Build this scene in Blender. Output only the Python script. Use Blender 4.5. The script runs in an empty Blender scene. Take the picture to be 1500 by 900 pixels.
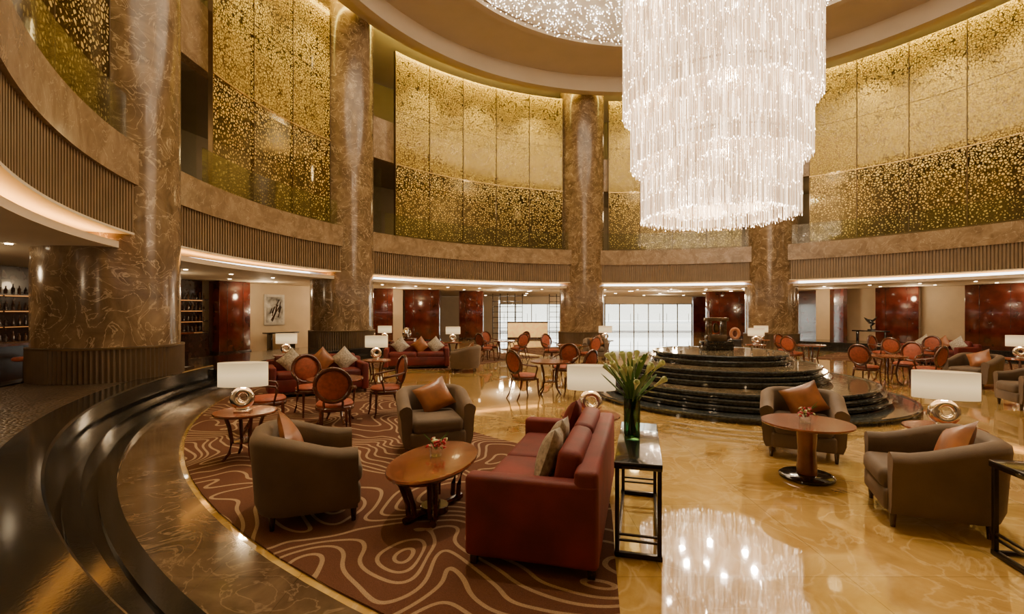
import bpy, bmesh, math, random
import numpy as np
from mathutils import Vector, Matrix
random.seed(7); np.random.seed(7)
CX,CY=5.4,12.4
COL=bpy.context.scene.collection
rad=math.radians
# ------------------------------------------------------------------ materials
def nm(name):
    m=bpy.data.materials.new(name); m.use_nodes=True
    nt=m.node_tree; b=nt.nodes['Principled BSDF']
    return m,nt,b
def N(nt,t,**k):
    n=nt.nodes.new(t)
    for a,v in k.items(): setattr(n,a,v)
    return n
def ramp(nt,stops,interp='LINEAR'):
    r=N(nt,'ShaderNodeValToRGB'); cr=r.color_ramp; cr.interpolation=interp
    cr.elements[0].position=stops[0][0]; cr.elements[0].color=(*stops[0][1],1)
    cr.elements[1].position=stops[-1][0]; cr.elements[1].color=(*stops[-1][1],1)
    for p,c in stops[1:-1]:
        e=cr.elements.new(p); e.color=(*c,1)
    return r
def mth(nt,op,a,b=None,clamp=False):
    n=N(nt,'ShaderNodeMath',operation=op); n.use_clamp=clamp
    for i,x in enumerate((a,b)):
        if x is None: continue
        if isinstance(x,(int,float)): n.inputs[i].default_value=x
        else: nt.links.new(x,n.inputs[i])
    return n.outputs[0]
def M(name,col,rough=.5,metal=0,var=.15,scale=6,emit=0,ecol=None,bump=0,bscale=60,sheen=0,coat=0):
    m,nt,b=nm(name); L=nt.links.new
    b.inputs['Roughness'].default_value=rough; b.inputs['Metallic'].default_value=metal
    tc=N(nt,'ShaderNodeTexCoord')
    no=N(nt,'ShaderNodeTexNoise'); no.inputs['Scale'].default_value=scale; no.inputs['Detail'].default_value=4
    L(tc.outputs['Object'],no.inputs['Vector'])
    r=ramp(nt,[(.3,tuple(c*(1-var) for c in col)),(.7,tuple(min(1,c*(1+var)) for c in col))])
    L(no.outputs['Fac'],r.inputs['Fac']); L(r.outputs['Color'],b.inputs['Base Color'])
    if emit:
        b.inputs['Emission Color'].default_value=(*(ecol or col),1); b.inputs['Emission Strength'].default_value=emit
    if bump:
        n2=N(nt,'ShaderNodeTexNoise'); n2.inputs['Scale'].default_value=bscale
        L(tc.outputs['Object'],n2.inputs['Vector'])
        bp=N(nt,'ShaderNodeBump'); bp.inputs['Strength'].default_value=bump; bp.inputs['Distance'].default_value=.02
        L(n2.outputs['Fac'],bp.inputs['Height']); L(bp.outputs['Normal'],b.inputs['Normal'])
    if sheen:
        b.inputs['Sheen Weight'].default_value=sheen; b.inputs['Sheen Roughness'].default_value=.4
        b.inputs['Sheen Tint'].default_value=(*[min(1,c*3+.05) for c in col],1)
    if coat: b.inputs['Coat Weight'].default_value=coat; b.inputs['Coat Roughness'].default_value=.05
    return m
def marble(name,dark,mid,light,rough,scale=1.2,seam=0,vein=(.5,.4,.3),veinw=.018,coat=0,vs=.6,bump=0):
    m,nt,b=nm(name); L=nt.links.new
    b.inputs['Roughness'].default_value=rough
    tc=N(nt,'ShaderNodeTexCoord')
    n1=N(nt,'ShaderNodeTexNoise'); n1.inputs['Scale'].default_value=scale; n1.inputs['Detail'].default_value=9; n1.inputs['Roughness'].default_value=.62; n1.inputs['Distortion'].default_value=1.2
    L(tc.outputs['Object'],n1.inputs['Vector'])
    r=ramp(nt,[(.3,dark),(.5,mid),(.72,light)]); L(n1.outputs['Fac'],r.inputs['Fac'])
    n2=N(nt,'ShaderNodeTexNoise'); n2.inputs['Scale'].default_value=scale*1.1; n2.inputs['Detail'].default_value=5; n2.inputs['Distortion'].default_value=2.2
    mp=N(nt,'ShaderNodeMapping'); mp.inputs['Location'].default_value=(7,3,5); L(tc.outputs['Object'],mp.inputs['Vector']); L(mp.outputs['Vector'],n2.inputs['Vector'])
    d=mth(nt,'ABSOLUTE',mth(nt,'SUBTRACT',n2.outputs['Fac'],.5))
    v=mth(nt,'SUBTRACT',1,mth(nt,'DIVIDE',d,veinw),True)
    v=mth(nt,'MULTIPLY',v,vs)
    mx=N(nt,'ShaderNodeMixRGB'); L(v,mx.inputs['Fac']); L(r.outputs['Color'],mx.inputs['Color1']); mx.inputs['Color2'].default_value=(*vein,1)
    out=mx.outputs['Color']
    if seam:
        sp=N(nt,'ShaderNodeSeparateXYZ'); L(tc.outputs['Object'],sp.inputs['Vector'])
        if seam>0:
            f=mth(nt,'FRACT',mth(nt,'DIVIDE',sp.outputs['Z'],seam))
            k=mth(nt,'LESS_THAN',f,.008/seam)
        else:
            s=-seam
            fx=mth(nt,'FRACT',mth(nt,'DIVIDE',mth(nt,'ADD',sp.outputs['X'],50),s)); fy=mth(nt,'FRACT',mth(nt,'DIVIDE',mth(nt,'ADD',sp.outputs['Y'],50),s))
            k=mth(nt,'MAXIMUM',mth(nt,'LESS_THAN',fx,.006),mth(nt,'LESS_THAN',fy,.006))
        k=mth(nt,'MULTIPLY',k,.45)
        m2=N(nt,'ShaderNodeMixRGB'); L(k,m2.inputs['Fac']); L(out,m2.inputs['Color1']); m2.inputs['Color2'].default_value=(*[c*.4 for c in dark],1)
        out=m2.outputs['Color']
    L(out,b.inputs['Base Color'])
    if bump:
        n3=N(nt,'ShaderNodeTexNoise'); n3.inputs['Scale'].default_value=2.2; n3.inputs['Detail'].default_value=3; L(tc.outputs['Object'],n3.inputs['Vector'])
        bp=N(nt,'ShaderNodeBump'); bp.inputs['Strength'].default_value=bump; bp.inputs['Distance'].default_value=.02
        L(n3.outputs['Fac'],bp.inputs['Height']); L(bp.outputs['Normal'],b.inputs['Normal']); L(bp.outputs['Normal'],b.inputs['Coat Normal'])
    if coat: b.inputs['Coat Weight'].default_value=coat; b.inputs['Coat Roughness'].default_value=.03; b.inputs['Coat IOR'].default_value=1.7
    return m
m_floor=marble('honey_marble',(.32,.18,.042),(.48,.30,.085),(.63,.44,.165),.05,1.0,seam=-1.2,vein=(.72,.53,.24),veinw=.03,vs=.45,bump=.05,coat=.8)
m_floor2=marble('honey_marble_outer',(.34,.205,.07),(.46,.30,.115),(.58,.41,.18),.06,.6,seam=-1.0,vein=(.62,.46,.24),coat=.5)
m_border=marble('brown_border_stone',(.055,.034,.019),(.10,.063,.036),(.165,.108,.062),.14,1.5,vein=(.26,.18,.11),seam=-.6,coat=.1)
m_col=marble('emperador_column',(.095,.060,.029),(.18,.117,.060),(.295,.203,.112),.16,1.6,seam=2.35,vein=(.58,.44,.27),veinw=.016,vs=.7)
m_band=marble('emperador_band',(.165,.107,.055),(.26,.175,.097),(.36,.26,.155),.22,1.6,vein=(.54,.42,.27),veinw=.012)
m_rib=M('ribbed_bronze_stone',(.215,.145,.078),.4,.0,.12,3)
m_ribdark=M('ribbed_dark_bronze',(.12,.08,.045),.35,.3,.12,3)
m_black=M('black_granite',(.016,.014,.012),.10,0,.4,40,bump=.02)
m_granite=M('fountain_granite',(.045,.052,.052),.08,0,.5,20,bump=.03,coat=.5)
m_ceil=M('ceiling_plaster',(.46,.375,.265),.75,0,.04,1)
m_ceil_w=M('ceiling_white_plaster',(.68,.60,.46),.7,0,.03,1)
m_cream=M('cream_wall',(.68,.56,.39),.7,0,.05,2)
m_panel=M('upper_corridor_wall',(.16,.12,.07),.6,0,.1,1)
m_wood=M('mahogany_panel',(.085,.012,.006),.16,0,.5,2.2,coat=.5)
m_cher=M('cherry_wood',(.15,.038,.014),.22,0,.35,5,coat=.3)
m_chair=M('dark_mahogany_frame',(.075,.017,.008),.22,0,.3,8,coat=.4)
m_dwood=M('dark_walnut',(.035,.014,.009),.25,0,.3,6,coat=.3)
m_velvet=M('taupe_velvet',(.10,.066,.039),.75,0,.25,3,bump=.1,bscale=120,sheen=.5)
m_red=M('red_velvet',(.12,.008,.005),.65,0,.45,3,bump=.1,bscale=120,sheen=.3)
m_orange=M('copper_satin',(.24,.086,.028),.33,0,.3,6,sheen=.15)
m_rust=M('rust_upholstery',(.25,.050,.017),.6,0,.25,20,sheen=.2)
m_silverf=M('silver_brocade',(.34,.30,.24),.5,0,.45,30)
m_silver=M('polished_silver',(.80,.79,.77),.12,1,.08,3)
m_bronze=M('bronze_trim',(.14,.09,.04),.35,.7,.1,5)
m_gold=M('gold_trim',(.60,.42,.15),.3,.8,.1,5)
m_steel=M('blackened_steel',(.03,.022,.018),.3,.6,.1,5)
m_chblack=M('gloss_black_lacquer',(.010,.008,.008),.15,0,.2,8,coat=.6)
m_leaf=M('leaf_green',(.07,.18,.03),.45,0,.3,8)
m_lily=M('lily_white',(.60,.70,.36),.5,0,.15,9)
m_orchid=M('orchid_red',(.50,.02,.05),.5,0,.3,12)
m_bottle=M('bottle_glass_amber',(.10,.04,.015),.1,0,.6,14)
m_paper=M('framed_print',(.45,.45,.43),.6,0,.8,3)
m_frame=M('picture_frame_white',(.7,.68,.62),.4)
m_mat=M('asphalt',(.4,.4,.4),.8)
def emis(name,col,s):
    return M(name,col,.5,0,0.02,3,emit=s,ecol=col)
m_cove=emis('cove_light_strip',(1,.50,.10),16)
m_covetop=emis('upper_cove_strip',(1,.76,.16),50)
m_down=emis('downlight_lens',(1,.78,.5),18)
m_barlight=emis('bar_shelf_light',(1,.40,.10),.9)
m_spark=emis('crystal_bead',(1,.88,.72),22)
# lamp shade
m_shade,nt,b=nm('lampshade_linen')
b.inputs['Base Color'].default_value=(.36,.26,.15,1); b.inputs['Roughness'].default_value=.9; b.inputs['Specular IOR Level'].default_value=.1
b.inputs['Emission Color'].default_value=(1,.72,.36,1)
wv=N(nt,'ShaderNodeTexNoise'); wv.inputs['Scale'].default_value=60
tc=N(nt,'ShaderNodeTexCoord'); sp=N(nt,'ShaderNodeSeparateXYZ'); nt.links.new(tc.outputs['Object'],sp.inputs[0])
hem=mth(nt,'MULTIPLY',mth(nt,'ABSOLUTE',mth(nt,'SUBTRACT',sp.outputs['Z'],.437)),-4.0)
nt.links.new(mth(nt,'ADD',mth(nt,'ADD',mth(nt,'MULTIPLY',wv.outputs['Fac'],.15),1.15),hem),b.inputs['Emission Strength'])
# rods
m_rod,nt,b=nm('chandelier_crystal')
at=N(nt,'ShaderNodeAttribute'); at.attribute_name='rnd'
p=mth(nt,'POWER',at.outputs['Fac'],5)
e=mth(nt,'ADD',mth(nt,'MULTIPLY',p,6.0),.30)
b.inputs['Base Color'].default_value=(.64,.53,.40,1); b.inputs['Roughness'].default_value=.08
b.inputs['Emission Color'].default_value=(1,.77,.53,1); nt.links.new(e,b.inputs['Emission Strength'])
# glass
def glassmat(name,tint,fac):
    m=bpy.data.materials.new(name); m.use_nodes=True; nt=m.node_tree; nt.nodes.clear()
    o=N(nt,'ShaderNodeOutputMaterial'); mx=N(nt,'ShaderNodeMixShader'); t=N(nt,'ShaderNodeBsdfTransparent'); g=N(nt,'ShaderNodeBsdfGlossy')
    t.inputs['Color'].default_value=(*tint,1); g.inputs['Roughness'].default_value=.03
    lw=N(nt,'ShaderNodeLayerWeight'); lw.inputs['Blend'].default_value=.2
    f=mth(nt,'ADD',mth(nt,'MULTIPLY',lw.outputs['Fresnel'],.6),fac,True)
    nt.links.new(f,mx.inputs['Fac']); nt.links.new(t.outputs[0],mx.inputs[1]); nt.links.new(g.outputs[0],mx.inputs[2]); nt.links.new(mx.outputs[0],o.inputs['Surface'])
    return m
m_glass=glassmat('clear_glass',(.94,.97,.94),.03)
m_vase=glassmat('vase_glass',(.35,.55,.38),.08)
# water
m_water,nt,b=nm('dark_water')
b.inputs['Roughness'].default_value=.3
tc=N(nt,'ShaderNodeTexCoord'); vo=N(nt,'ShaderNodeTexVoronoi'); vo.inputs['Scale'].default_value=24
nt.links.new(tc.outputs['Object'],vo.inputs['Vector'])
rr=ramp(nt,[(0,(.19,.125,.072)),(.25,(.13,.083,.047)),(.6,(.022,.014,.009))]); nt.links.new(vo.outputs['Distance'],rr.inputs['Fac']); nt.links.new(rr.outputs['Color'],b.inputs['Base Color'])
bp=N(nt,'ShaderNodeBump'); bp.inputs['Strength'].default_value=.8; bp.inputs['Distance'].default_value=.02; bp.invert=True
nt.links.new(vo.outputs['Distance'],bp.inputs['Height']); nt.links.new(bp.outputs['Normal'],b.inputs['Normal'])
m_fwater=M('fountain_water',(.12,.09,.05),.06,0,.3,8,bump=.08,bscale=9)
# carpet : even-width contour lines
m_rug,nt,b=nm('wave_carpet'); L=nt.links.new
tc=N(nt,'ShaderNodeTexCoord')
def fval(off):
    mp=N(nt,'ShaderNodeMapping'); mp.inputs['Location'].default_value=off; L(tc.outputs['Object'],mp.inputs['Vector'])
    no=N(nt,'ShaderNodeTexNoise'); no.inputs['Scale'].default_value=.9; no.inputs['Detail'].default_value=1.0; no.inputs['Roughness'].default_value=.3; no.inputs['Distortion'].default_value=.6
    L(mp.outputs['Vector'],no.inputs['Vector'])
    sp=N(nt,'ShaderNodeSeparateXYZ'); L(mp.outputs['Vector'],sp.inputs['Vector'])
    return mth(nt,'ADD',mth(nt,'MULTIPLY',no.outputs['Fac'],14),mth(nt,'ADD',mth(nt,'MULTIPLY',sp.outputs['Y'],3.6),mth(nt,'MULTIPLY',sp.outputs['X'],1.8)))
v0=fval((0,0,0)); v1=fval((.01,0,0)); v2=fval((0,.01,0))
gx=mth(nt,'SUBTRACT',v1,v0); gy=mth(nt,'SUBTRACT',v2,v0)
g=mth(nt,'MULTIPLY',mth(nt,'SQRT',mth(nt,'ADD',mth(nt,'MULTIPLY',gx,gx),mth(nt,'MULTIPLY',gy,gy))),100)
d=mth(nt,'ABSOLUTE',mth(nt,'SUBTRACT',mth(nt,'FRACT',v0),.5))
k=mth(nt,'LESS_THAN',d,mth(nt,'MINIMUM',mth(nt,'MULTIPLY',mth(nt,'ADD',g,1.5),.0125),.2))
fi=N(nt,'ShaderNodeTexNoise'); fi.inputs['Scale'].default_value=160; L(tc.outputs['Object'],fi.inputs['Vector'])
mx=N(nt,'ShaderNodeMixRGB'); L(k,mx.inputs['Fac']); mx.inputs['Color1'].default_value=(.12,.050,.028,1); mx.inputs['Color2'].default_value=(.34,.225,.135,1)
m2=N(nt,'ShaderNodeMixRGB',blend_type='MULTIPLY'); m2.inputs['Fac'].default_value=.7; L(mx.outputs[0],m2.inputs['Color1'])
r2=ramp(nt,[(.3,(.5,.5,.5)),(.7,(1,1,1))]); L(fi.outputs['Fac'],r2.inputs['Fac']); L(r2.outputs[0],m2.inputs['Color2'])
L(m2.outputs[0],b.inputs['Base Color']); b.inputs['Roughness'].default_value=.95; b.inputs['Specular IOR Level'].default_value=.1
bp=N(nt,'ShaderNodeBump'); bp.inputs['Strength'].default_value=.4; bp.inputs['Distance'].default_value=.01
L(fi.outputs['Fac'],bp.inputs['Height']); L(bp.outputs['Normal'],b.inputs['Normal'])
# gold screen
def screenmat(name,z0,t0,z1,t1,scale,c0,c1,ro):
    m=bpy.data.materials.new(name); m.use_nodes=True; nt=m.node_tree; b=nt.nodes['Principled BSDF']; L=nt.links.new
    o=nt.nodes['Material Output']
    tc=N(nt,'ShaderNodeTexCoord'); v=N(nt,'ShaderNodeTexVoronoi',feature='DISTANCE_TO_EDGE'); v.inputs['Scale'].default_value=scale
    n=N(nt,'ShaderNodeTexNoise'); n.inputs['Scale'].default_value=3; L(tc.outputs['Object'],n.inputs['Vector'])
    L(tc.outputs['Object'],v.inputs['Vector'])
    sp=N(nt,'ShaderNodeSeparateXYZ'); L(tc.outputs['Object'],sp.inputs['Vector'])
    mr=N(nt,'ShaderNodeMapRange'); mr.inputs['From Min'].default_value=z0; mr.inputs['From Max'].default_value=z1
    mr.inputs['To Min'].default_value=t0; mr.inputs['To Max'].default_value=t1; L(sp.outputs['Z'],mr.inputs['Value'])
    th=mth(nt,'ADD',mr.outputs[0],mth(nt,'MULTIPLY',mth(nt,'SUBTRACT',n.outputs['Fac'],.5),.10))
    g=mth(nt,'GREATER_THAN',v.outputs['Distance'],th)
    n3=N(nt,'ShaderNodeTexNoise'); n3.inputs['Scale'].default_value=7; n3.inputs['Detail'].default_value=3; L(tc.outputs['Object'],n3.inputs['Vector'])
    r=ramp(nt,[(.3,c0),(.7,c1)]); L(n3.outputs['Fac'],r.inputs['Fac']); L(r.outputs[0],b.inputs['Base Color'])
    b.inputs['Metallic'].default_value=.3; b.inputs['Roughness'].default_value=ro; b.inputs['Specular IOR Level'].default_value=.3
    t=N(nt,'ShaderNodeBsdfTransparent'); t.inputs['Color'].default_value=(.82,.78,.58,1)
    gl=N(nt,'ShaderNodeBsdfGlossy'); gl.inputs['Roughness'].default_value=.08; gl.inputs['Color'].default_value=(.9,.75,.4,1)
    m1=N(nt,'ShaderNodeMixShader'); m1.inputs['Fac'].default_value=.09; L(t.outputs[0],m1.inputs[1]); L(gl.outputs[0],m1.inputs[2])
    mm=N(nt,'ShaderNodeMixShader'); L(g,mm.inputs['Fac']); L(m1.outputs[0],mm.inputs[1]); L(b.outputs[0],mm.inputs[2]); L(mm.outputs[0],o.inputs['Surface'])
    return m
m_scr_lo=screenmat('gold_perforated_lower',4.9,.27,8.0,.13,10.5,(.50,.36,.08),(.82,.62,.20),.35)
m_scr_hi=screenmat('gold_perforated_upper',7.9,.125,12.7,.085,11.5,(.44,.305,.045),(.66,.49,.10),.45)

# ------------------------------------------------------------------ mesh builder
class MB:
    def __init__(s): s.v=[];s.f=[];s.m=[];s.mats=[]
    def mi(s,mat):
        if mat not in s.mats: s.mats.append(mat)
        return s.mats.index(mat)
    def add(s,V,F,mat,mtx=None):
        o=len(s.v); i=s.mi(mat)
        for p in V:
            p=Vector(p)
            if mtx is not None: p=mtx@p
            s.v.append(tuple(p))
        for f in F: s.f.append(tuple(o+x for x in f)); s.m.append(i)
    def box(s,c,d,mat,bevel=.01,rz=0,seg=2,rot=None):
        bm=bmesh.new(); bmesh.ops.create_cube(bm,size=1)
        bmesh.ops.scale(bm,vec=Vector(d),verts=bm.verts)
        if bevel>0: bmesh.ops.bevel(bm,geom=bm.edges[:],offset=min(bevel,min(d)*.49),segments=seg,affect='EDGES',profile=.5)
        bm.verts.ensure_lookup_table()
        V=[v.co.copy() for v in bm.verts]; F=[[v.index for v in f.verts] for f in bm.faces]; bm.free()
        R=rot if rot is not None else Matrix.Rotation(rz,4,'Z')
        s.add(V,F,mat,Matrix.Translation(Vector(c))@R)
    def lathe(s,prof,mat,c=(0,0,0),seg=32,a0=0,a1=360,sx=1,sy=1,closed=False,mtx=None):
        full=abs(a1-a0)>=359.9; n=seg if full else seg+1
        V=[];F=[];k=len(prof)
        for i in range(n):
            a=rad(a0+(a1-a0)*i/seg)
            for r,z in prof: V.append((c[0]+r*math.cos(a)*sx,c[1]+r*math.sin(a)*sy,c[2]+z))
        kk=k if closed else k-1
        for i in range(seg):
            i2=(i+1)%n
            for j in range(kk):
                j2=(j+1)%k
                F.append((i*k+j,i2*k+j,i2*k+j2,i*k+j2))
        if closed and not full:
            F.append(tuple(range(k))); F.append(tuple((n-1)*k+j for j in reversed(range(k))))
        s.add(V,F,mat,mtx)
    def cyl(s,c,r,h,mat,r2=None,seg=32,sx=1,sy=1,bev=.004):
        r2=r if r2 is None else r2
        s.lathe([(0.0001,0),(r-bev,0),(r,bev),(r2,h-bev),(r2-bev,h),(0.0001,h)],mat,c,seg,sx=sx,sy=sy)
    def tube(s,P,R,mat,seg=8,closed=False,flat=1.0,up=Vector((0,0,1))):
        P=[Vector(p) for p in P]; n=len(P)
        if not isinstance(R,(list,tuple)): R=[R]*n
        V=[];F=[]
        for i,p in enumerate(P):
            if closed: t=P[(i+1)%n]-P[i-1]
            else: t=P[min(i+1,n-1)]-P[max(i-1,0)]
            t.normalize(); u=up if abs(t.dot(up))<.95 else Vector((1,0,0))
            a=t.cross(u).normalized(); b_=a.cross(t).normalized()
            for j in range(seg):
                th=2*math.pi*j/seg; V.append(p+(a*math.cos(th)+b_*math.sin(th)*flat)*R[i])
        m=n if closed else n-1
        for i in range(m):
            for j in range(seg):
                i2=(i+1)%n; F.append((i*seg+j,i*seg+(j+1)%seg,i2*seg+(j+1)%seg,i2*seg+j))
        if not closed: F.append(tuple(reversed(range(seg)))); F.append(tuple((n-1)*seg+j for j in range(seg)))
        s.add(V,F,mat)
    def ell(s,c,r,mat,rot=None,seg=20,rings=12,pw=1.0):
        V=[];F=[]
        def sp(x): return math.copysign(abs(x)**pw,x)
        for i in range(rings+1):
            ph=math.pi*i/rings-math.pi/2
            for j in range(seg):
                th=2*math.pi*j/seg
                V.append((r[0]*sp(math.cos(ph))*sp(math.cos(th)),r[1]*sp(math.cos(ph))*sp(math.sin(th)),r[2]*sp(math.sin(ph))))
        for i in range(rings):
            for j in range(seg): F.append((i*seg+j,i*seg+(j+1)%seg,(i+1)*seg+(j+1)%seg,(i+1)*seg+j))
        s.add(V,F,mat,Matrix.Translation(Vector(c))@(rot or Matrix.Identity(4)))
    def pillow(s,c,w,h,t,mat,rot):
        n=10;V=[];F=[]
        for sg in (1,-1):
            o=len(V)
            for i in range(n+1):
                for j in range(n+1):
                    u=2*i/n-1;v=2*j/n-1
                    z=t*((1-u*u)*(1-v*v))**.45
                    pin=1-.09*(1-v*v) ; pin2=1-.09*(1-u*u)
                    V.append((sg*z+0, u*w/2*pin, v*h/2*pin2))
            for i in range(n):
                for j in range(n):
                    q=(o+i*(n+1)+j,o+(i+1)*(n+1)+j,o+(i+1)*(n+1)+j+1,o+i*(n+1)+j+1)
                    F.append(q if sg==1 else q[::-1])
        s.add(V,F,mat,Matrix.Translation(Vector(c))@rot)
    def mesh(s,name,ang=38):
        me=bpy.data.meshes.new(name); me.from_pydata(s.v,[],s.f)
        for m in s.mats: me.materials.append(m)
        me.polygons.foreach_set('material_index',s.m)
        me.polygons.foreach_set('use_smooth',[True]*len(s.f))
        bm=bmesh.new(); bm.from_mesh(me); bmesh.ops.remove_doubles(bm,verts=bm.verts,dist=.0004); bmesh.ops.recalc_face_normals(bm,faces=bm.faces); bm.to_mesh(me); bm.free()
        me.set_sharp_from_angle(angle=rad(ang)); me.update()
        return me
    def build(s,name,loc=(0,0,0),rz=0,ang=38):
        return put(s.mesh(name,ang),name,loc,rz)
def put(me,name,loc=(0,0,0),rz=0,sc=1):
    o=bpy.data.objects.new(name,me); COL.objects.link(o); o.location=loc; o.rotation_euler=(0,0,rz)
    o.scale=(sc,sc,sc)
    return o
def ring(name,prof,mat,a0=0,a1=360,seg=None,closed=True,ang=30):
    mb=MB(); seg=seg or max(8,int(abs(a1-a0)/1.5)); mb.lathe(prof,mat,(0,0,0),seg,a0,a1,closed=closed)
    return mb.build(name,(CX,CY,0),0,ang)
def rect(r0,r1,z0,z1): return [(r0,z0),(r1,z0),(r1,z1),(r0,z1)]
def pol(a,r): return (CX+r*math.cos(rad(a)),CY+r*math.sin(rad(a)))

# ------------------------------------------------------------------ room shell
ring('floor',[(.001,-.1),(11.45,-.1),(11.45,0),(.001,0)],m_floor,seg=160,closed=False)
ring('trim_floor_border',rect(11.45,12.0,-.1,0.0),m_border,seg=160)
ring('floor_outer',rect(12.0,55,-.1,0.0),m_floor2,seg=120)
COLA=[191,151.2,97.1,57.7,3.7]
basin_prof=[(12.0,0),(12.0,.05),(12.14,.05),(12.14,.02),(12.26,.02),(12.26,.16),(12.38,.16),(12.38,.12),(12.48,.12),(12.48,.44),(12.5,.46),(12.85,.46),(12.85,.42),(14.7,.42),(14.7,.46),(15.0,.46),(15.0,0)]
ring('trim_basin_surround',basin_prof,m_black,184,268)
ring('basin_water',rect(12.85,14.7,.421,.432),m_water,184,268)
for i,(a,b2) in enumerate([(142,184),(8,52)]):
    ring('trim_low_curb_%d'%(i+1),[(12.0,0),(12.0,.12),(12.35,.12),(12.35,.34),(12.38,.36),(14.6,.36),(14.6,0)],m_black,a,b2)
# columns
for k,a in enumerate(COLA):
    mb=MB(); zb=.434 if a>184 else (.362 if (142<a<184 or a<52) else 0)
    mb.lathe([(1.17,zb),(1.17,2.5),(1.17,5),(1.17,8),(1.17,13.3)],m_col,seg=72)
    n=96;V=[];F=[]
    for i in range(n*2):
        r=1.205 if i%2 else 1.235
        th=2*math.pi*i/(2*n)
        V+= [(r*math.cos(th),r*math.sin(th),zb),(r*math.cos(th),r*math.sin(th),zb+.6)]
    for i in range(2*n):
        j=(i+1)%(2*n); F.append((2*i,2*j,2*j+1,2*i+1))
    mb.add(V,F,m_ribdark)
    mb.lathe([(1.16,zb+.6),(1.24,zb+.6),(1.24,zb+.63),(1.16,zb+.64)],m_bronze,seg=72)
    x,y=pol(a,13.7); mb.build('marble_column',(x,y,0),ang=30)
# balcony
def ribs(r0,r1,z0,z1,mat,n):
    mb=MB();V=[];F=[]
    for i in range(n):
        for d,r in ((0,r0),(.45,r0),(.55,r1),(.95,r1)):
            th=2*math.pi*(i+d)/n; V+=[(r*math.cos(th),r*math.sin(th),z0),(r*math.cos(th),r*math.sin(th),z1)]
    k=4*n
    for i in range(k):
        j=(i+1)%k; F.append((2*i,2*j,2*j+1,2*i+1))
    mb.add(V,F,mat); return mb
mb=ribs(12.9,12.95,3.2,4.1,m_rib,760)
mb.lathe([(12.84,4.1),(13.3,4.1),(13.3,4.85),(12.84,4.85)],m_band,seg=240,closed=True)
mb.lathe([(12.89,3.2),(12.89,3.16),(13.9,3.16),(13.9,4.1)],m_ceil_w,seg=240)
mb.build('balcony_parapet_lower',(CX,CY,0),ang=25)
ring('floor_mezzanine',rect(13.3,17.6,3.95,4.1),m_panel,seg=180)
ring('balcony_parapet_upper',rect(13.45,13.75,8.05,9.75),m_band,seg=180)
ring('floor_upper_gallery',rect(13.75,17.6,8.05,8.3),m_panel,seg=180)
ring('wall_upper',[(17.5,4.1),(17.7,4.1),(17.7,13.3),(17.5,13.3)],m_panel,seg=120)
ring('ceiling_lower',[(13.08,2.9),(13.08,3.02),(13.14,3.02),(13.14,2.97),(45,2.97),(45,2.9)],m_ceil_w,seg=180)
for i,(a,b2) in enumerate([(0,55),(60,95),(99.5,149),(154,188),(194,262),(262,360)]):
    ring('cove_light',rect(13.2,13.36,2.975,2.995),m_cove,a,b2)
mb=MB()
mb.lathe([(.001,13.4),(8.7,13.4),(8.7,13.15),(9.0,13.15),(9.0,13.3),(11.6,13.25),(11.6,12.5),(11.95,12.5),(11.95,12.72),(12.55,12.72),(12.55,13.32),(18,13.32)],m_ceil,seg=180)
mb.build('ceiling',(CX,CY,0),ang=30)
ring('ceiling_crystal_disc',[(.001,13.38),(8.6,13.38),(8.6,13.3),(.001,13.3)],m_ceil_w,seg=120,closed=False)
ring('upper_cove_light',rect(12.57,12.62,12.95,13.05),m_covetop,seg=160)
mb=MB()
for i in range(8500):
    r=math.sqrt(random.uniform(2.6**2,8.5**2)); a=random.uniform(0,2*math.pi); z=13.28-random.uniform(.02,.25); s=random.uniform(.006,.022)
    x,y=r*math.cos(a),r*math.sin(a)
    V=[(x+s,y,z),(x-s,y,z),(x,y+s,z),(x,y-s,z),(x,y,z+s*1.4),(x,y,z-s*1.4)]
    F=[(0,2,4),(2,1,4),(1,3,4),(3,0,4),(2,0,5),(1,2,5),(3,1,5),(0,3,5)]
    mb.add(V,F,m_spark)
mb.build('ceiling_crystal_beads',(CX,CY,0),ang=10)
def screens(a0,a1,n):
    mb=MB()
    for i in range(n):
        b0=a0+(a1-a0)*i/n; b1=a0+(a1-a0)*(i+1)/n; g=.1
        mb.lathe([(13.15,4.95),(13.15,7.9)],m_scr_lo,seg=8,a0=b0+g,a1=b1-g)
        mb.lathe([(13.15,7.94),(13.15,12.7)],m_scr_hi,seg=8,a0=b0+g,a1=b1-g)
        mb.lathe(rect(13.14,13.15,10.2,10.212),m_bronze,seg=8,a0=b0+g,a1=b1-g,closed=True)
    for i in range(n+1):
        b0=a0+(a1-a0)*i/n; c,s_=math.cos(rad(b0)),math.sin(rad(b0))
        mb.box((13.2*c,13.2*s_,8.8),(.12,.022,7.8),m_bronze,0,rz=rad(b0))
    mb.lathe(rect(13.12,13.22,7.9,7.94),m_gold,seg=40,a0=a0,a1=a1,closed=True)
    mb.lathe(rect(13.1,13.25,4.85,4.95),m_bronze,seg=40,a0=a0,a1=a1,closed=True)
    mb.build('perforated_gold_screen',(CX,CY,0),ang=20)
    mb=MB(); mb.lathe(rect(12.98,12.995,4.85,5.75),m_glass,seg=40,a0=a0-3,a1=a1+3,closed=True); mb.build('glass_balustrade',(CX,CY,0))
screens(196,236,5); screens(156,179,3); screens(102.2,141.6,5); screens(63,91.5,4); screens(11.2,50.6,5)
for a in (145.2,182.6,93.9,186):
    mb=MB(); c,s_=math.cos(rad(a)),math.sin(rad(a)); mb.box((13.3*c,13.3*s_,6.2),(.5,.015,2.7),m_glass,0,rz=rad(a)); mb.build('glass_fin',(CX,CY,0))

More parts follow.
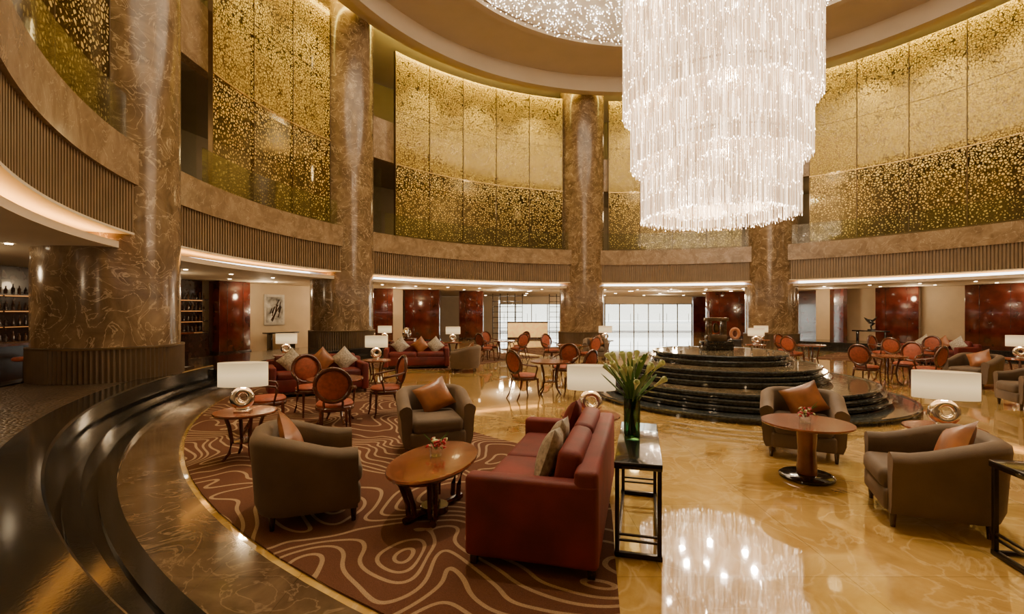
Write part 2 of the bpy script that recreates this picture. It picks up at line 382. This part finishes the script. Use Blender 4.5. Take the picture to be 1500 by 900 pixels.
ring('wall_left',rect(18.6,18.8,0,2.9),m_cream,128,262)
ring('wall_right',rect(18.6,18.8,0,2.9),m_cream,-98,52)
def wbox(name,c,d,mat,rz=0,bevel=.01):
    mb=MB(); mb.box((0,0,0),d,mat,bevel); return mb.build(name,c,rz)
x,y=pol(128,18.6); wbox('wall_hall_left',(x-.1,y+7.5,1.45),(.2,15,2.9),m_wood,0,0)
x,y=pol(52,18.6); wbox('wall_hall_right',(x+.6,y+7,1.45),(.2,17,2.9),m_wood,0,0)
wbox('wall_entrance_left',(-6.1,40,1.44),(10,.3,2.88),m_cream,0,0)
wbox('wall_entrance_middle',(5.9,40,1.44),(3.3,.3,2.88),m_cream,0,0)
wbox('wall_entrance_right',(16.6,40,1.44),(3.6,.3,2.88),m_wood,0,0)
def glazing(name,x0,x1,n,h=2.3):
    mb=MB(); w=(x1-x0)/n
    mb.box(((x0+x1)/2,40,(h+2.88)/2),(x1-x0,.3,2.88-h),m_cream,0)
    for i in range(n+1): mb.box((x0+i*w,39.9,h/2),(.07,.12,h),m_bronze,.005)
    for z in (.05,h-.03): mb.box(((x0+x1)/2,39.9,z),(x1-x0,.06,.06),m_bronze,0)
    for i in range(n):
        mb.box((x0+(i+.5)*w,39.9,h/2),(w-.08,.012,h-.1),m_glass,0)
        mb.tube([(x0+(i+.5)*w+.3*(1 if i%2 else -1),39.82,.8),(x0+(i+.5)*w+.3*(1 if i%2 else -1),39.82,1.5)],.02,m_bronze,6)
    mb.build(name)
glazing('door_1',7.6,14.7,6); glazing('window_1',-1.0,4.2,4)
wbox('ground_outside',(5,60,-.06),(80,38,.1),m_mat,0,0)
wbox('building_outside',(8,85,1.5),(60,1,3),M('pale_facade',(.6,.58,.54),.8),0,0)
for (x,y,w,d,r) in [(-11.2,19.39,1.35,.6,157),(-5.0,27.5,1.9,.8,90),(-2.4,29,1.4,.8,90),(13.2,30,2.4,.6,90),(19.05,24.1,1.7,.6,40.6),(21.1,21.2,2.0,.7,29.3),(-6.9,25.6,1.2,.6,115)]:
    mb=MB(); mb.box((0,0,1.445),(d,w,2.88),m_wood,.02); mb.box((0,0,.08),(d+.06,w+.06,.16),m_dwood,.01)
    for q in (-.25,.25): mb.box((-d/2-.004,q*w,1.5),(.012,.012,2.7),m_dwood,0)
    mb.build('mahogany_pillar',(x,y,0),rad(r))
mb=MB()
for a in range(160,200,4):
    c,s_=math.cos(rad(a+2)),math.sin(rad(a+2)); R=18.2
    rz=rad(a+2)
    mb.box((R*c+.2*c,R*s_+.2*s_,1.45),(.1,1.28,2.88),m_dwood,0,rz=rz)
    for z in (.95,1.35,1.75,2.15):
        mb.box((R*c,R*s_,z),(.35,1.26,.03),m_dwood,0,rz=rz)
        mb.box(((R+.1)*c,(R+.1)*s_,z-.025),(.03,1.2,.02),m_barlight,0,rz=rz)
        for k in range(8):
            o=-.55+k*.155; hh=random.uniform(.18,.27)
            px,py=(R-.03)*c-o*s_,(R-.03)*s_+o*c
            mb.lathe([(.001,0),(.035,0),(.035,hh*.6),(.012,hh*.75),(.012,hh),(.001,hh)],random.choice([m_bottle,m_dwood,m_dwood,m_bottle]),(px,py,z+.015),8)
    mb.box((R*c,R*s_,.45),(.4,1.28,.9),m_dwood,0,rz=rz)
mb.build('back_bar_shelves',(CX,CY,0))
mb=MB()
mb.lathe(rect(16.2,16.5,0,1.0),m_dwood,seg=30,a0=168,a1=200,closed=True); mb.lathe(rect(16.0,16.6,1.0,1.05),m_cher,seg=30,a0=168,a1=200,closed=True)
mb.build('bar_counter',(CX,CY,0))
mb=MB(); mb.cyl((0,0,0),.2,.03,m_chblack); mb.tube([(0,0,.02),(0,0,.72)],.025,m_steel,10); mb.cyl((0,0,.72),.19,.08,m_rust,bev=.025)
mb.tube([(-.17,.13,.78),(-.2,.12,1.02),(-.2,-.12,1.02),(-.17,-.13,.78)],.016,m_chair,8); mb.box((-.2,0,.97),(.03,.26,.14),m_rust,.012)
me_st=mb.mesh('bar_stool_mesh')
for a in (173,177,181,185,189):
    x,y=pol(a,15.55); put(me_st,'bar_stool',(x,y,0),rad(a))
a=149.6; x,y=pol(a,18.56)
mb=MB(); mb.box((0,0,0),(.04,.98,1.36),m_frame,.008); mb.box((-.022,0,0),(.004,.8,1.15),m_paper,0)
for i in range(14): mb.box((-.026,random.uniform(-.25,.2),random.uniform(-.45,.35)),(.003,.05,random.uniform(.2,.5)),m_dwood,0,rot=Matrix.Rotation(random.uniform(.2,.6),4,'X'))
mb.build('framed_artwork',(x,y,1.78),rad(a))
mb=MB()
for r in (14.6,16.6):
    for a in range(0,360,7):
        x,y=r*math.cos(rad(a)),r*math.sin(rad(a)); mb.cyl((x,y,2.885),.055,.014,m_down,seg=12,bev=.001)
for xx in range(-4,16,3):
    for yy in (22,26,30,34): mb.cyl((xx-CX+2,yy+7-CY,2.885),.09,.014,m_down,seg=12,bev=.001)
mb.build('recessed_downlights',(CX,CY,0))

# ------------------------------------------------------------------ chandelier
def chandelier():
    tiers=[(2.31,6.8,9.6),(2.10,5.4,7.2),(1.86,4.05,5.8),(2.31,9.3,13.1),(1.65,6.2,9.5),(1.45,4.3,6.2)]
    P=[];Rn=[]
    for (R,z0,z1) in tiers:
        for layer in range(3):
            rr=R-layer*.08
            n=int(2*math.pi*rr/.042)
            for i in range(n):
                t=2*math.pi*(i+random.uniform(-.35,.35))/n
                ro=rr+random.uniform(-.03,.03)
                z=z0+random.uniform(0,.06)+layer*.03
                colr=random.random()
                while z<z1:
                    h=random.uniform(.34,.62)
                    if not(random.random()<.12):
                        P.append((ro*math.cos(t),ro*math.sin(t),z,z+h)); Rn.append(min(1,.75*random.random()+.35*colr))
                    if random.random()<.35:
                        P.append((ro*math.cos(t)*1.003,ro*math.sin(t)*1.003,z-.03,z+.005)); Rn.append(1.25 if random.random()<.5 else .6)
                    z+=h+random.uniform(.02,.05)
    P=np.array(P);n=len(P);w=.0075
    offs=np.array([(w,0),(0,w),(-w,0),(0,-w)])
    V=np.zeros((n,8,3))
    for j in range(4):
        V[:,j,0]=P[:,0]+offs[j,0];V[:,j,1]=P[:,1]+offs[j,1];V[:,j,2]=P[:,2]
        V[:,j+4,0]=V[:,j,0];V[:,j+4,1]=V[:,j,1];V[:,j+4,2]=P[:,3]
    base=np.arange(n)[:,None,None]*8
    F=np.array([[0,1,5,4],[1,2,6,5],[2,3,7,6],[3,0,4,7],[3,2,1,0]])[None]+base
    F=F.reshape(-1,4)
    me=bpy.data.meshes.new('crystal_rods'); me.from_pydata(V.reshape(-1,3).tolist(),[],F.tolist())
    at=me.attributes.new('rnd','FLOAT','POINT'); at.data.foreach_set('value',np.repeat(np.array(Rn),8).astype(np.float32))
    me.materials.append(m_rod)
    e=bpy.data.objects.new('crystal_chandelier',None); COL.objects.link(e); e.location=(CX-.2,CY,0)
    o=put(me,'crystal_rods'); o.parent=e
    mb=MB()
    for (R,z0,z1) in tiers[:4]:
        for d in (.0,.2): mb.lathe(rect(R-.03-d,R-d,z1,z1+.05),m_silver,seg=72,closed=True)
    for i in range(8):
        t=i*math.pi/4
        for R,z in ((2.2,9.6),(2.0,7.2),(1.75,5.8)): mb.tube([(0,0,z+.03),(R*math.cos(t),R*math.sin(t),z+.03)],.02,m_silver,6)
    mb.tube([(0,0,5.8),(0,0,13.3)],.06,m_silver,10)
    o=mb.build('frame'); o.parent=e
    for R,zz,cnt,p in ((1.72,5.75,6,100),(1.95,7.3,6,130),(2.15,9.7,6,130),(1.2,4.9,6,100)):
        for i in range(cnt):
            t=2*math.pi*(i+.3)/cnt
            l=bpy.data.lights.new('chandelier_bulb','POINT'); l.energy=p; l.color=(1,.79,.55); l.shadow_soft_size=.06
            lo=bpy.data.objects.new('bulb',l); COL.objects.link(lo); lo.location=((R-.3)*math.cos(t),(R-.3)*math.sin(t),zz-.35); lo.parent=e
    return n
print('rods',chandelier())

# ------------------------------------------------------------------ fountain
mb=MB()
steps=[((4.7,10.25),3.0,0,.10),((4.68,10.3),2.66,.1,.19),((4.68,10.3),2.58,.19,.28),((4.68,10.3),2.50,.28,.37),
 ((4.5,10.6),2.06,.37,.47),((4.5,10.6),1.98,.47,.56),((4.5,10.6),1.90,.56,.65),((4.62,10.95),1.48,.65,.75),((4.62,10.95),1.40,.75,.85)]
for i,((x,y),R,z0,z1) in enumerate(steps):
    x-=4.7;y-=10.25
    mb.lathe([(R-.06,z0),(R-.06,z0+(z1-z0)*.45),(R,z0+(z1-z0)*.5),(R+.015,z1-.02),(R,z1),(R-.05,z1),(R-.06,z1-.012),(.001,z1-.012)],m_granite,(x,y,0),96)
for ((x,y),R,z) in [((4.68,10.3),2.43,.36),((4.5,10.6),1.83,.64),((4.62,10.95),1.33,.84)]:
    mb.lathe([(R,z),(.001,z+.001)],m_fwater,(x-4.7,y-10.25,.001),64)
for i in range(14):
    a=i*2*math.pi/14; mb.tube([(-.08+1.1*math.cos(a),.7+1.1*math.sin(a),.84),(-.08+1.1*math.cos(a),.7+1.1*math.sin(a),.89)],.02,m_silver,8)
mb.build('tiered_fountain',(4.7,10.25,0),ang=30)
mb=MB(); mb.box((0,0,.10),(.62,.5,.20),m_black,.02); mb.box((0,0,.27),(.40,.34,.16),m_border,.03)
for s in (-1,1): mb.box((s*.17,0,.5),(.09,.2,.34),m_border,.02)
mb.box((0,0,.70),(.5,.26,.08),m_border,.02); mb.ell((0,0,.5),(.07,.07,.12),m_bronze)
mb.build('stone_shrine_sculpture',(4.72,11.3,.845))

# ------------------------------------------------------------------ rugs
def slab(name,pts,mat,z=.014):
    bm=bmesh.new(); vs=[bm.verts.new((p[0],p[1],0)) for p in pts]; f=bm.faces.new(vs)
    r=bmesh.ops.extrude_face_region(bm,geom=[f]); 
    for v in [g for g in r['geom'] if isinstance(g,bmesh.types.BMVert)]: v.co.z=z
    bmesh.ops.recalc_face_normals(bm,faces=bm.faces)
    me=bpy.data.meshes.new(name); bm.to_mesh(me); bm.free(); me.materials.append(mat)
    return put(me,name,(0,0,.001))
pts=[pol(a,8.05) for a in range(184,228,3)]+[(.42,6.1),(.8,5.5),(.93,4.8),(.86,4.2),(.72,3.4),(.62,2.8),(.58,2.2)]+[pol(a,11.4) for a in range(244,181,-3)]
slab('area_rug',pts,m_rug)
slab('area_rug',[pol(a,11.3) for a in range(128,168,3)]+[pol(a,7.2) for a in range(166,126,-3)],m_rug)
slab('area_rug',[pol(a,11.3) for a in range(104,124,3)]+[pol(a,7.6) for a in range(122,102,-3)],m_rug)
slab('area_rug',[pol(a,11.3) for a in range(-10,45,3)]+[pol(a,7.6) for a in range(44,-11,-3)],m_rug)

# ------------------------------------------------------------------ furniture meshes (face +X)
def armchair(mat,pmat):
    mb=MB()
    hw,hd,rc=.37,.37,.22
    path=[(.36,-hw,0)]
    for i in range(4): path.append((.36-(.36+hd-rc)*(i+1)/4.0,-hw,0))
    for i in range(1,9):
        t=-math.pi/2-math.pi/2*i/8; path.append((-hd+rc+rc*math.cos(t),-hw+rc+rc*math.sin(t),0))
    for i in range(1,4): path.append((-hd,-hw+rc+(2*hw-2*rc)*i/4,0))
    path.append((-hd,hw-rc,0))
    for i in range(1,9):
        t=math.pi-math.pi/2*i/8; path.append((-hd+rc+rc*math.cos(t),hw-rc+rc*math.sin(t),0))
    for i in range(4): path.append((-hd+rc+(.36+hd-rc)*(i+1)/4.0,hw,0))
    n=len(path);V=[];F=[];K=12
    for i,p in enumerate(path):
        a=Vector(path[max(i-1,0)]);b_=Vector(path[min(i+1,n-1)]);t=(b_-a).normalized();nr=Vector((t.y,-t.x,0))
        if nr.dot(Vector((p[0],p[1],0))-Vector((.1,0,0)))<0: nr=-nr
        s=max(0,min(1,(.30-p[0])/.62)); top=.60+.14*s*s*(3-2*s)
        th=.065
        sec=[(-th,.12),(th*.3,.12),(th*.75,.2),(th,.45),(th+.02,top-.07),(th+.015,top-.03),(th*.6,top),(0,top+.012),(-th*.6,top),(-th,top-.035),(-th,.5),(-th,.3)]
        P=Vector(p)
        for o,z in sec: V.append(P+nr*o+Vector((0,0,z)))
    for i in range(n-1):
        for j in range(K): F.append((i*K+j,(i+1)*K+j,(i+1)*K+(j+1)%K,i*K+(j+1)%K))
    F.append(tuple(range(K)));F.append(tuple((n-1)*K+j for j in reversed(range(K))))
    mb.add(V,F,mat)
    mb.box((.03,0,.21),(.72,.66,.18),mat,.03)
    mb.box((.06,0,.37),(.70,.60,.17),mat,.06,seg=4)
    for x,y in ((.33,-.33),(.33,.33),(-.28,-.30),(-.28,.30)): mb.lathe([(.001,0),(.018,0),(.028,.13),(.001,.13)],m_dwood,(x,y,0),10)
    mb.pillow((-.15,.03,.63),.44,.40,.075,pmat,Matrix.Rotation(rad(-26),4,'Y')@Matrix.Rotation(rad(24),4,'X'))
    return mb.mesh('armchair_mesh',50)
me_arm=armchair(m_velvet,m_orange)
def sofa(Lh,mat,pm1,pm2,name='sofa'):
    mb=MB(); D=.90
    mb.box((0,0,.24),(D-.04,2*Lh-.04,.26),mat,.03)
    mb.box((0,0,.09),(D-.1,2*Lh-.1,.06),m_dwood,.01)
    for s in (-1,1):
        mb.box((0,s*(Lh-.07),.345),(D,.14,.55),mat,.035,seg=4)
        mb.box((D/2-.05,s*(Lh-.07),.04),(.05,.05,.08),m_dwood,.005); mb.box((-D/2+.05,s*(Lh-.07),.04),(.05,.05,.08),m_dwood,.005)
    mb.box((-D/2+.08,0,.39),(.16,2*Lh-.01,.63),mat,.04,seg=4)
    for s in (-1,1):
        mb.box((.08,s*(Lh-.14)/2,.42),(.70,Lh-.15,.15),mat,.05,seg=4)
        mb.box((-D/2+.23,s*(Lh-.14)/2,.61),(.17,Lh-.16,.36),mat,.06,seg=4,rot=Matrix.Rotation(rad(-10),4,'Y'))
    for (y,m) in pm1: mb.pillow((-.06,y,.68),.42,.42,.08,m,Matrix.Rotation(rad(-18),4,'Y')@Matrix.Rotation(rad(pm2),4,'X'))
    return mb.mesh(name+'_mesh',50)
me_sofa=sofa(.96,m_red,[(.55,m_silverf),(.22,m_silverf),(-.62,m_red)],8)
me_sofa2=sofa(.96,m_red,[(.55,m_silverf),(.1,m_orange),(-.5,m_silverf)],40,'sofa2')
def dchair():
    mb=MB()
    mb.lathe([(.001,.37),(.24,.37),(.25,.38),(.25,.42),(.24,.43),(.001,.43)],m_chair,seg=28,sx=1,sy=1.02)
    mb.lathe([(.001,.43),(.235,.43),(.245,.455),(.22,.485),(.12,.50),(.001,.502)],m_rust,seg=28)
    for s in (-1,1):
        mb.tube([(.19,s*.18,.40),(.2,s*.185,.25),(.205,s*.19,.1),(.23,s*.2,0)],[.022,.02,.015,.013],m_chair,8)
        mb.tube([(-.18,s*.16,.40),(-.21,s*.165,.25),(-.25,s*.17,.1),(-.31,s*.18,0)],[.022,.02,.016,.013],m_chair,8)
        mb.tube([(-.2,s*.12,.40),(-.23,s*.12,.50),(-.25,s*.10,.57)],.017,m_chair,8)
        mb.tube([(-.29,s*.225,.72),(-.15,s*.26,.69),(.0,s*.275,.665),(.1,s*.27,.65),(.125,s*.255,.60),(.1,s*.245,.50),(.08,s*.235,.41)],[.014,.016,.018,.02,.018,.015,.015],m_chair,8)
    P=[];n=32
    for i in range(n):
        t=2*math.pi*i/n; z=.735+.225*math.sin(t); y=.225*math.cos(t)
        P.append((-.285-.16*(z-.735)-.02*(y/.225)**2*-1,y,z))
    mb.tube(P,.028,m_chair,8,closed=True,up=Vector((1,0,0)))
    mb.ell((-.285,0,.735),(.032,.20,.20),m_rust,Matrix.Rotation(rad(-9),4,'Y'))
    return mb.mesh('dining_chair_mesh',50)
me_dc=dchair()
def rtable(R,h,kind):
    mb=MB()
    if kind=='ped':
        mb.lathe([(.001,h-.035),(R-.06,h-.035),(R-.01,h-.025),(R,h-.012),(R-.004,h),(.001,h)],m_cher,seg=56)
        mb.lathe([(.001,h-.035),(.14,h-.035),(.10,h-.1),(.085,.3),(.10,.05),(.001,.05)],m_cher,seg=28)
        mb.lathe([(.001,0),(.25,0),(.26,.01),(.26,.03),(.24,.045),(.001,.05)],m_chblack,seg=40)
    else:
        mb.lathe([(.001,h-.04),(R-.05,h-.04),(R-.01,h-.03),(R,h-.015),(R-.005,h),(.001,h)],m_cher,seg=56)
        for i in range(4):
            t=math.pi/4+i*math.pi/2; c,s_=math.cos(t),math.sin(t)
            q=[(.62*R,h-.04),(.50*R,h*.7),(.42*R,h*.4),(.5*R,h*.15),(.72*R,0)]
            mb.tube([(a*c,a*s_,z) for a,z in q],[.02,.022,.02,.018,.016],m_chair,8)
        mb.lathe([(.001,h*.36),(.44*R,h*.36),(.46*R,h*.36+.012),(.001,h*.36+.024)],m_cher,seg=32)
    return mb.mesh('round_table_'+kind,40)
me_ped=rtable(.43,.585,'ped'); me_side=rtable(.34,.55,'side'); me_dt=rtable(.42,.68,'side')
def lamp():
    mb=MB()
    mb.box((0,0,.012),(.13,.17,.024),m_silver,.004)
    P=[(0,.088*math.cos(2*math.pi*i/36),.165+.088*math.sin(2*math.pi*i/36)) for i in range(36)]
    mb.tube(P,[.047+.012*math.cos(2*math.pi*i/36+.8) for i in range(36)],m_silver,16,closed=True,up=Vector((1,0,0)))
    mb.tube([(0,0,.30),(0,0,.46)],.008,m_silver,8)
    mb.lathe([(.27,.30),(.272,.30),(.272,.575),(.27,.575)],m_shade,seg=48,sx=.48,sy=1,closed=True)
    mb.lathe([(.27,.57),(.001,.571)],m_shade,seg=48,sx=.48,sy=1)
    return mb.mesh('table_lamp_mesh',50)
me_lamp=lamp()
def put_lamp(x,y,z,rz=0,e=18):
    o=put(me_lamp,'table_lamp',(x,y,z+.001),rz)
    l=bpy.data.lights.new('lamp_bulb','POINT'); l.energy=e; l.color=(1,.68,.36); l.shadow_soft_size=.05
    lo=bpy.data.objects.new('bulb',l); COL.objects.link(lo); lo.parent=o
    lo.location=(0,0,.33)
put(me_sofa,'velvet_sofa',(.355,4.12,.016),rad(180-14.8))
put(me_arm,'armchair',(-1.74,4.22,.016),rad(22))
put(me_arm,'armchair',(-.98,6.12,.016),rad(-72))
put(me_arm,'armchair',(3.56,6.0,0),rad(-118))
put(me_arm,'armchair',(3.52,4.12,0),rad(156))
put(me_arm,'armchair',(9.3,8.7,0),rad(160))
put(me_arm,'armchair',(10.6,11.2,0),rad(200))
def console(Lh,w,h):
    mb=MB(); mb.box((0,0,h-.025),(w,2*Lh,.05),m_chblack,.006)
    for s in (-1,1):
        for q in (-1,1): mb.box((q*(w/2-.02),s*(Lh-.03),h/2-.025),(.03,.03,h-.05),m_steel,.003)
        for z in (.12,.16): mb.box((0,s*(Lh-.03),z),(w-.05,.018,.014),m_steel,0)
        mb.box((0,s*(Lh-.03),.02),(w,.035,.035),m_steel,.003)
    for q in (-1,1): mb.box((q*(w/2-.02),0,.02),(.025,2*Lh-.05,.03),m_steel,.003)
    return mb.mesh('console_mesh',30)
me_con=console(.64,.33,.68)
put(me_con,'console_table',(1.045,4.03,0.0),rad(-14.8))
put(me_con,'console_table',(4.02,3.22,0.0),rad(78))
mb=MB(); R=.6;h=.45
mb.lathe([(.001,h-.05),(.52,h-.05),(.58,h-.035),(.60,h-.015),(.59,h),(.54,h+.004),(.001,h+.004)],m_cher,seg=64,sy=.57)
mb.lathe([(.40,h-.1),(.42,h-.1),(.42,h-.05),(.40,h-.05)],m_cher,seg=64,sy=.5,closed=True)
for i in range(4):
    t=rad([32,148,212,328][i]); c,s_=math.cos(t),math.sin(t)
    for o in (-.03,.03):
        q=[(.44,h-.05),(.38,.30),(.31,.15),(.30,.05)]
        mb.tube([(a*c+o*.3,a*s_*.6+o,z) for a,z in q],[.026,.024,.022,.022],m_chair,8)
    mb.tube([(.0,0,.03),(.38*c,.38*s_*.62,.03)],.028,m_chair,8)
mb.cyl((0,0,.0),.12,.06,m_chair)
mb.build('oval_coffee_table',(-.67,4.22,.016),rad(76))
def orchid(loc):
    mb=MB(); mb.lathe([(.001,0),(.05,0),(.055,.05),(.045,.07),(.001,.06)],m_glass,seg=20)
    for i in range(14):
        a=random.uniform(0,6.28);r=random.uniform(.01,.08);z=random.uniform(.06,.15)
        for k in range(3): mb.ell((r*math.cos(a)+random.uniform(-.015,.015),r*math.sin(a)+random.uniform(-.015,.015),z),(.022,.012,.01),random.choice([m_orchid,m_orchid,m_lily]),Matrix.Rotation(random.uniform(0,3),4,'Z')@Matrix.Rotation(random.uniform(-1,1),4,'Y'),8,6)
    for i in range(5):
        a=random.uniform(0,6.28); mb.tube([(0,0,.05),(.05*math.cos(a),.05*math.sin(a),.14),(.11*math.cos(a),.11*math.sin(a),.17+random.uniform(0,.06))],[.004,.006,.001],m_leaf,6)
    mb.build('orchid_arrangement',loc)
orchid((-.67,4.3,.471))
put(me_side,'side_table',(.9,5.62,0)); put_lamp(.9,5.55,.55,rad(80))
put(me_side,'side_table',(-3.14,5.75,.016)); put_lamp(-3.14,5.7,.566,rad(100))
put(me_ped,'pedestal_table',(3.08,5.10,0)); orchid((3.05,5.08,.586))
put(me_side,'side_table',(4.42,5.0,0)); put_lamp(4.42,4.98,.55,rad(60))
mb=MB(); mb.lathe([(.001,0),(.062,0),(.066,.01),(.068,.34),(.064,.34),(.06,.02),(.001,.015)],m_vase,seg=32)
for i in range(34):
    a=random.uniform(0,6.28);r0=random.uniform(0,.04);R1=random.uniform(.03,.27);hh=random.uniform(.44,.62)+(.27-R1)*.25
    c,s_=math.cos(a),math.sin(a); x0,y0=-r0*c,-r0*s_
    P=[(x0,y0,.03),(x0*.3+.2*.05*c,y0*.3+.01*s_,.25),(.4*R1*c,.4*R1*s_,hh*.78),(R1*c,R1*s_,hh)]
    mb.tube(P,[.006,.006,.006,.005],m_leaf,6)
    d=(Vector(P[3])-Vector(P[2])).normalized()
    rot=d.to_track_quat('Z','Y').to_matrix().to_4x4()
    if i%5<3: mb.lathe([(.004,-.04),(.009,.0),(.015,.04),(.026,.085),(.018,.095),(.008,.065),(.002,.04)],m_lily,seg=10,mtx=Matrix.Translation(Vector(P[3]))@rot)
    else: mb.ell(Vector(P[3])-d*.04,(.028,.006,.13),m_leaf,rot,10,8)
mb.build('calla_lily_vase',(1.0,4.07,.682))
def dc(x,y,deg,z=0): put(me_dc,'dining_chair',(x,y,z),rad(deg))
Z=.016
put(me_dt,'dining_table',(-2.75,7.6,Z))
dc(-2.45,6.75,105,Z); dc(-2.1,8.1,210,Z); dc(-3.35,8.15,-50,Z); dc(-3.55,7.1,25,Z)
put(me_sofa2,'velvet_sofa',(-4.1,10.3,Z),rad(-60))
put(me_side,'side_table',(-3.25,11.7,Z)); put_lamp(-3.25,11.7,.566,rad(90))
put(me_side,'side_table',(-6.1,13.2,0)); put_lamp(-6.1,13.2,.55,rad(100))
put(me_sofa2,'velvet_sofa',(-2.9,14.9,0),rad(-80))
put(me_arm,'armchair',(-1.35,14.0,0),rad(180))
put(me_side,'side_table',(-2.2,18.2,Z)); put_lamp(-2.2,18.2,.566,rad(90))
put(me_side,'side_table',(-5.0,19.2,Z)); put_lamp(-5.0,19.2,.566,rad(90))
put(me_dt,'dining_table',(.8,10.3,0))
dc(.25,9.75,35); dc(1.35,9.85,140); dc(1.2,11.2,240)
for (x,y,ks) in ((-.3,17.3,(0,1,2,3)),(1.8,15.3,(1,3))):
    put(me_dt,'dining_table',(x,y,0))
    for i in ks:
        t=rad(40+90*i); dc(x+.78*math.cos(t),y+.78*math.sin(t),220+90*i)
put(me_side,'side_table',(3.75,19.6,0)); put_lamp(3.75,19.6,.55,rad(90))
put(me_arm,'armchair',(3.0,17.5,0),rad(-100))
for (x,y,z,ks) in ((8.9,11.6,0,(0,2,3)),(11.8,14.4,0,(0,1,2)),(9.3,15.2,0,(1,2))):
    put(me_dt,'dining_table',(x,y,z))
    for i in ks:
        t=rad(25+90*i); dc(x+.8*math.cos(t),y+.8*math.sin(t),205+90*i,z)
put(me_side,'side_table',(8.6,17.2,0)); put_lamp(8.6,17.2,.55,rad(75))
put(me_side,'side_table',(10.2,20.0,0)); put_lamp(10.2,20.0,.55,rad(75))
put(me_side,'side_table',(12.7,12.2,0)); put_lamp(12.7,12.2,.55,rad(60))
put(me_sofa2,'velvet_sofa',(13.6,15.6,Z),rad(190))
mb=MB(); mb.box((0,0,.76),(.45,1.5,.06),m_chblack,.006)
for s in (-1,1): mb.box((0,s*.55,.365),(.3,.08,.73),m_chblack,.006)
me_wc=mb.mesh('wall_console_mesh')
x,y=pol(149.3,18.2); put(me_wc,'wall_console',(x,y,0),rad(149.3))
x,y=pol(43,16.3); put(me_wc,'wall_console',(x,y,0),rad(43))
mb=MB(); mb.box((0,0,.03),(.2,.3,.06),m_chblack,.01)
mb.tube([(0,0,.05),(0,.03,.2),(0,-.06,.32),(0,.05,.42),(0,.18,.5),(0,.3,.62)],[.03,.04,.1,.12,.06,.01],m_chblack,12)
mb.tube([(0,.02,.4),(0,-.12,.52),(0,-.22,.66)],[.06,.05,.01],m_chblack,10); mb.build('bird_sculpture',(x,y,.79),rad(43))
mb=MB(); mb.box((0,0,.35),(.6,.6,.7),m_wood,.02)
P=[(0,.42*math.cos(t*.2)*1,.9+.12*math.sin(t*.2)) for t in range(0,32)]
mb.tube(P,[.05+.05*abs(math.sin(t*.1)) for t in range(32)],m_silver,12,up=Vector((1,0,0))); mb.build('silver_knot_sculpture',(-3.9,18.2,.016))
mb=MB(); mb.box((0,0,.4),(.4,.4,.8),m_chblack,.02)
mb.tube([(0,.12*math.cos(t*.2618),.98+.16*math.sin(t*.2618)) for t in range(24)],.05,m_orange,12,closed=True,up=Vector((1,0,0))); mb.build('copper_ring_sculpture',(7.4,16.2,0),rad(65))
mb=MB(); mb.box((0,0,.5),(2.4,.7,1.0),M('backlit_onyx',(.9,.55,.18),.3,0,.3,4,emit=.6,ecol=(1,.6,.2)),.02); mb.box((0,0,1.03),(2.5,.8,.06),m_dwood,.01); mb.box((0,0,.06),(2.5,.8,.12),m_dwood,.01)
mb.build('reception_desk',(.95,30,0))
mb=MB()
for i in range(5): mb.box((i*.5-1,0,1.445),(.05,.08,2.88),m_dwood,.005)
for j in range(8): mb.box((0,0,.2+j*.36),(2.05,.05,.04),m_dwood,0)
me_lat=mb.mesh('lattice'); put(me_lat,'lattice_screen',(-.3,33,0)); put(me_lat,'lattice_screen',(3.6,34,0))

# ------------------------------------------------------------------ lights
def light(name,kind,loc,e,col=(1,.8,.58),size=1,rot=(0,0,0),spot=None,blend=.5):
    l=bpy.data.lights.new(name,kind); l.energy=e; l.color=col
    if kind=='AREA': l.shape='DISK'; l.size=size
    elif kind=='SPOT': l.spot_size=rad(spot); l.spot_blend=blend; l.shadow_soft_size=size
    else: l.shadow_soft_size=size
    o=bpy.data.objects.new(name,l); COL.objects.link(o); o.location=loc; o.rotation_euler=rot
light('ceiling_fill_light','AREA',(CX,CY,13.0),1200,(1,.78,.50),15)  # broad soft fill added below the ceiling, not a fixture of the lobby
for i in range(10):
    a=i*36+12; x,y=pol(a,15.8); light('corridor_light','POINT',(x,y,7.3),90,(1,.70,.36),.3); 
    light('gallery_light','POINT',(x,y,11.8),30,(1,.70,.36),.3)
for a in (12,25,38,50,66,80,95,112,130,142,155,172,195,215,235):
    x,y=pol(a,16.9 if (a<52 or 128<a<160) else 16.0); light('lobby_downlight','POINT',(x,y,2.5),62 if a<160 else 40,(1,.72,.42),.12)
for x,y in ((0,28),(5,30),(10,30),(5,36),(11,36)): light('hall_downlight','POINT',(x,y,2.5),110,(1,.78,.52),.15)
for (x,y) in ((-1.2,4.6),(3.3,4.8),(-2.9,7.4),(1,9.8),(3,2.8)):
    light('furniture_highlight_spot','SPOT',(x+.5,y+1.5,13.0),2200,(1,.78,.52),.1,(rad(-7),0,0),22)  # unseen spots added to put highlights on the furniture
for a in (20,30,41,70,84,109,122,135,160,172,200,212,226):
    x,y=pol(a,11.8); l=Vector((*pol(a,13.3),8.5))-Vector((x,y,12.45))
    q=l.to_track_quat('-Z','Y').to_euler(); light('screen_washer','SPOT',(x,y,12.45),720,(1,.78,.36),.1,q,80,.9)
w=bpy.data.worlds.new('World'); bpy.context.scene.world=w; w.use_nodes=True
bg=w.node_tree.nodes['Background']; bg.inputs[0].default_value=(1,.97,.92,1); bg.inputs[1].default_value=7
# ------------------------------------------------------------------ camera
cam=bpy.data.cameras.new('camera'); cam.sensor_width=36; cam.lens=36*715/1500; cam.shift_y=5/1500; cam.clip_start=.05; cam.clip_end=300
co=bpy.data.objects.new('camera',cam); COL.objects.link(co); co.location=(0,0,1.75); co.rotation_euler=(math.pi/2,0,0)
bpy.context.scene.camera=co
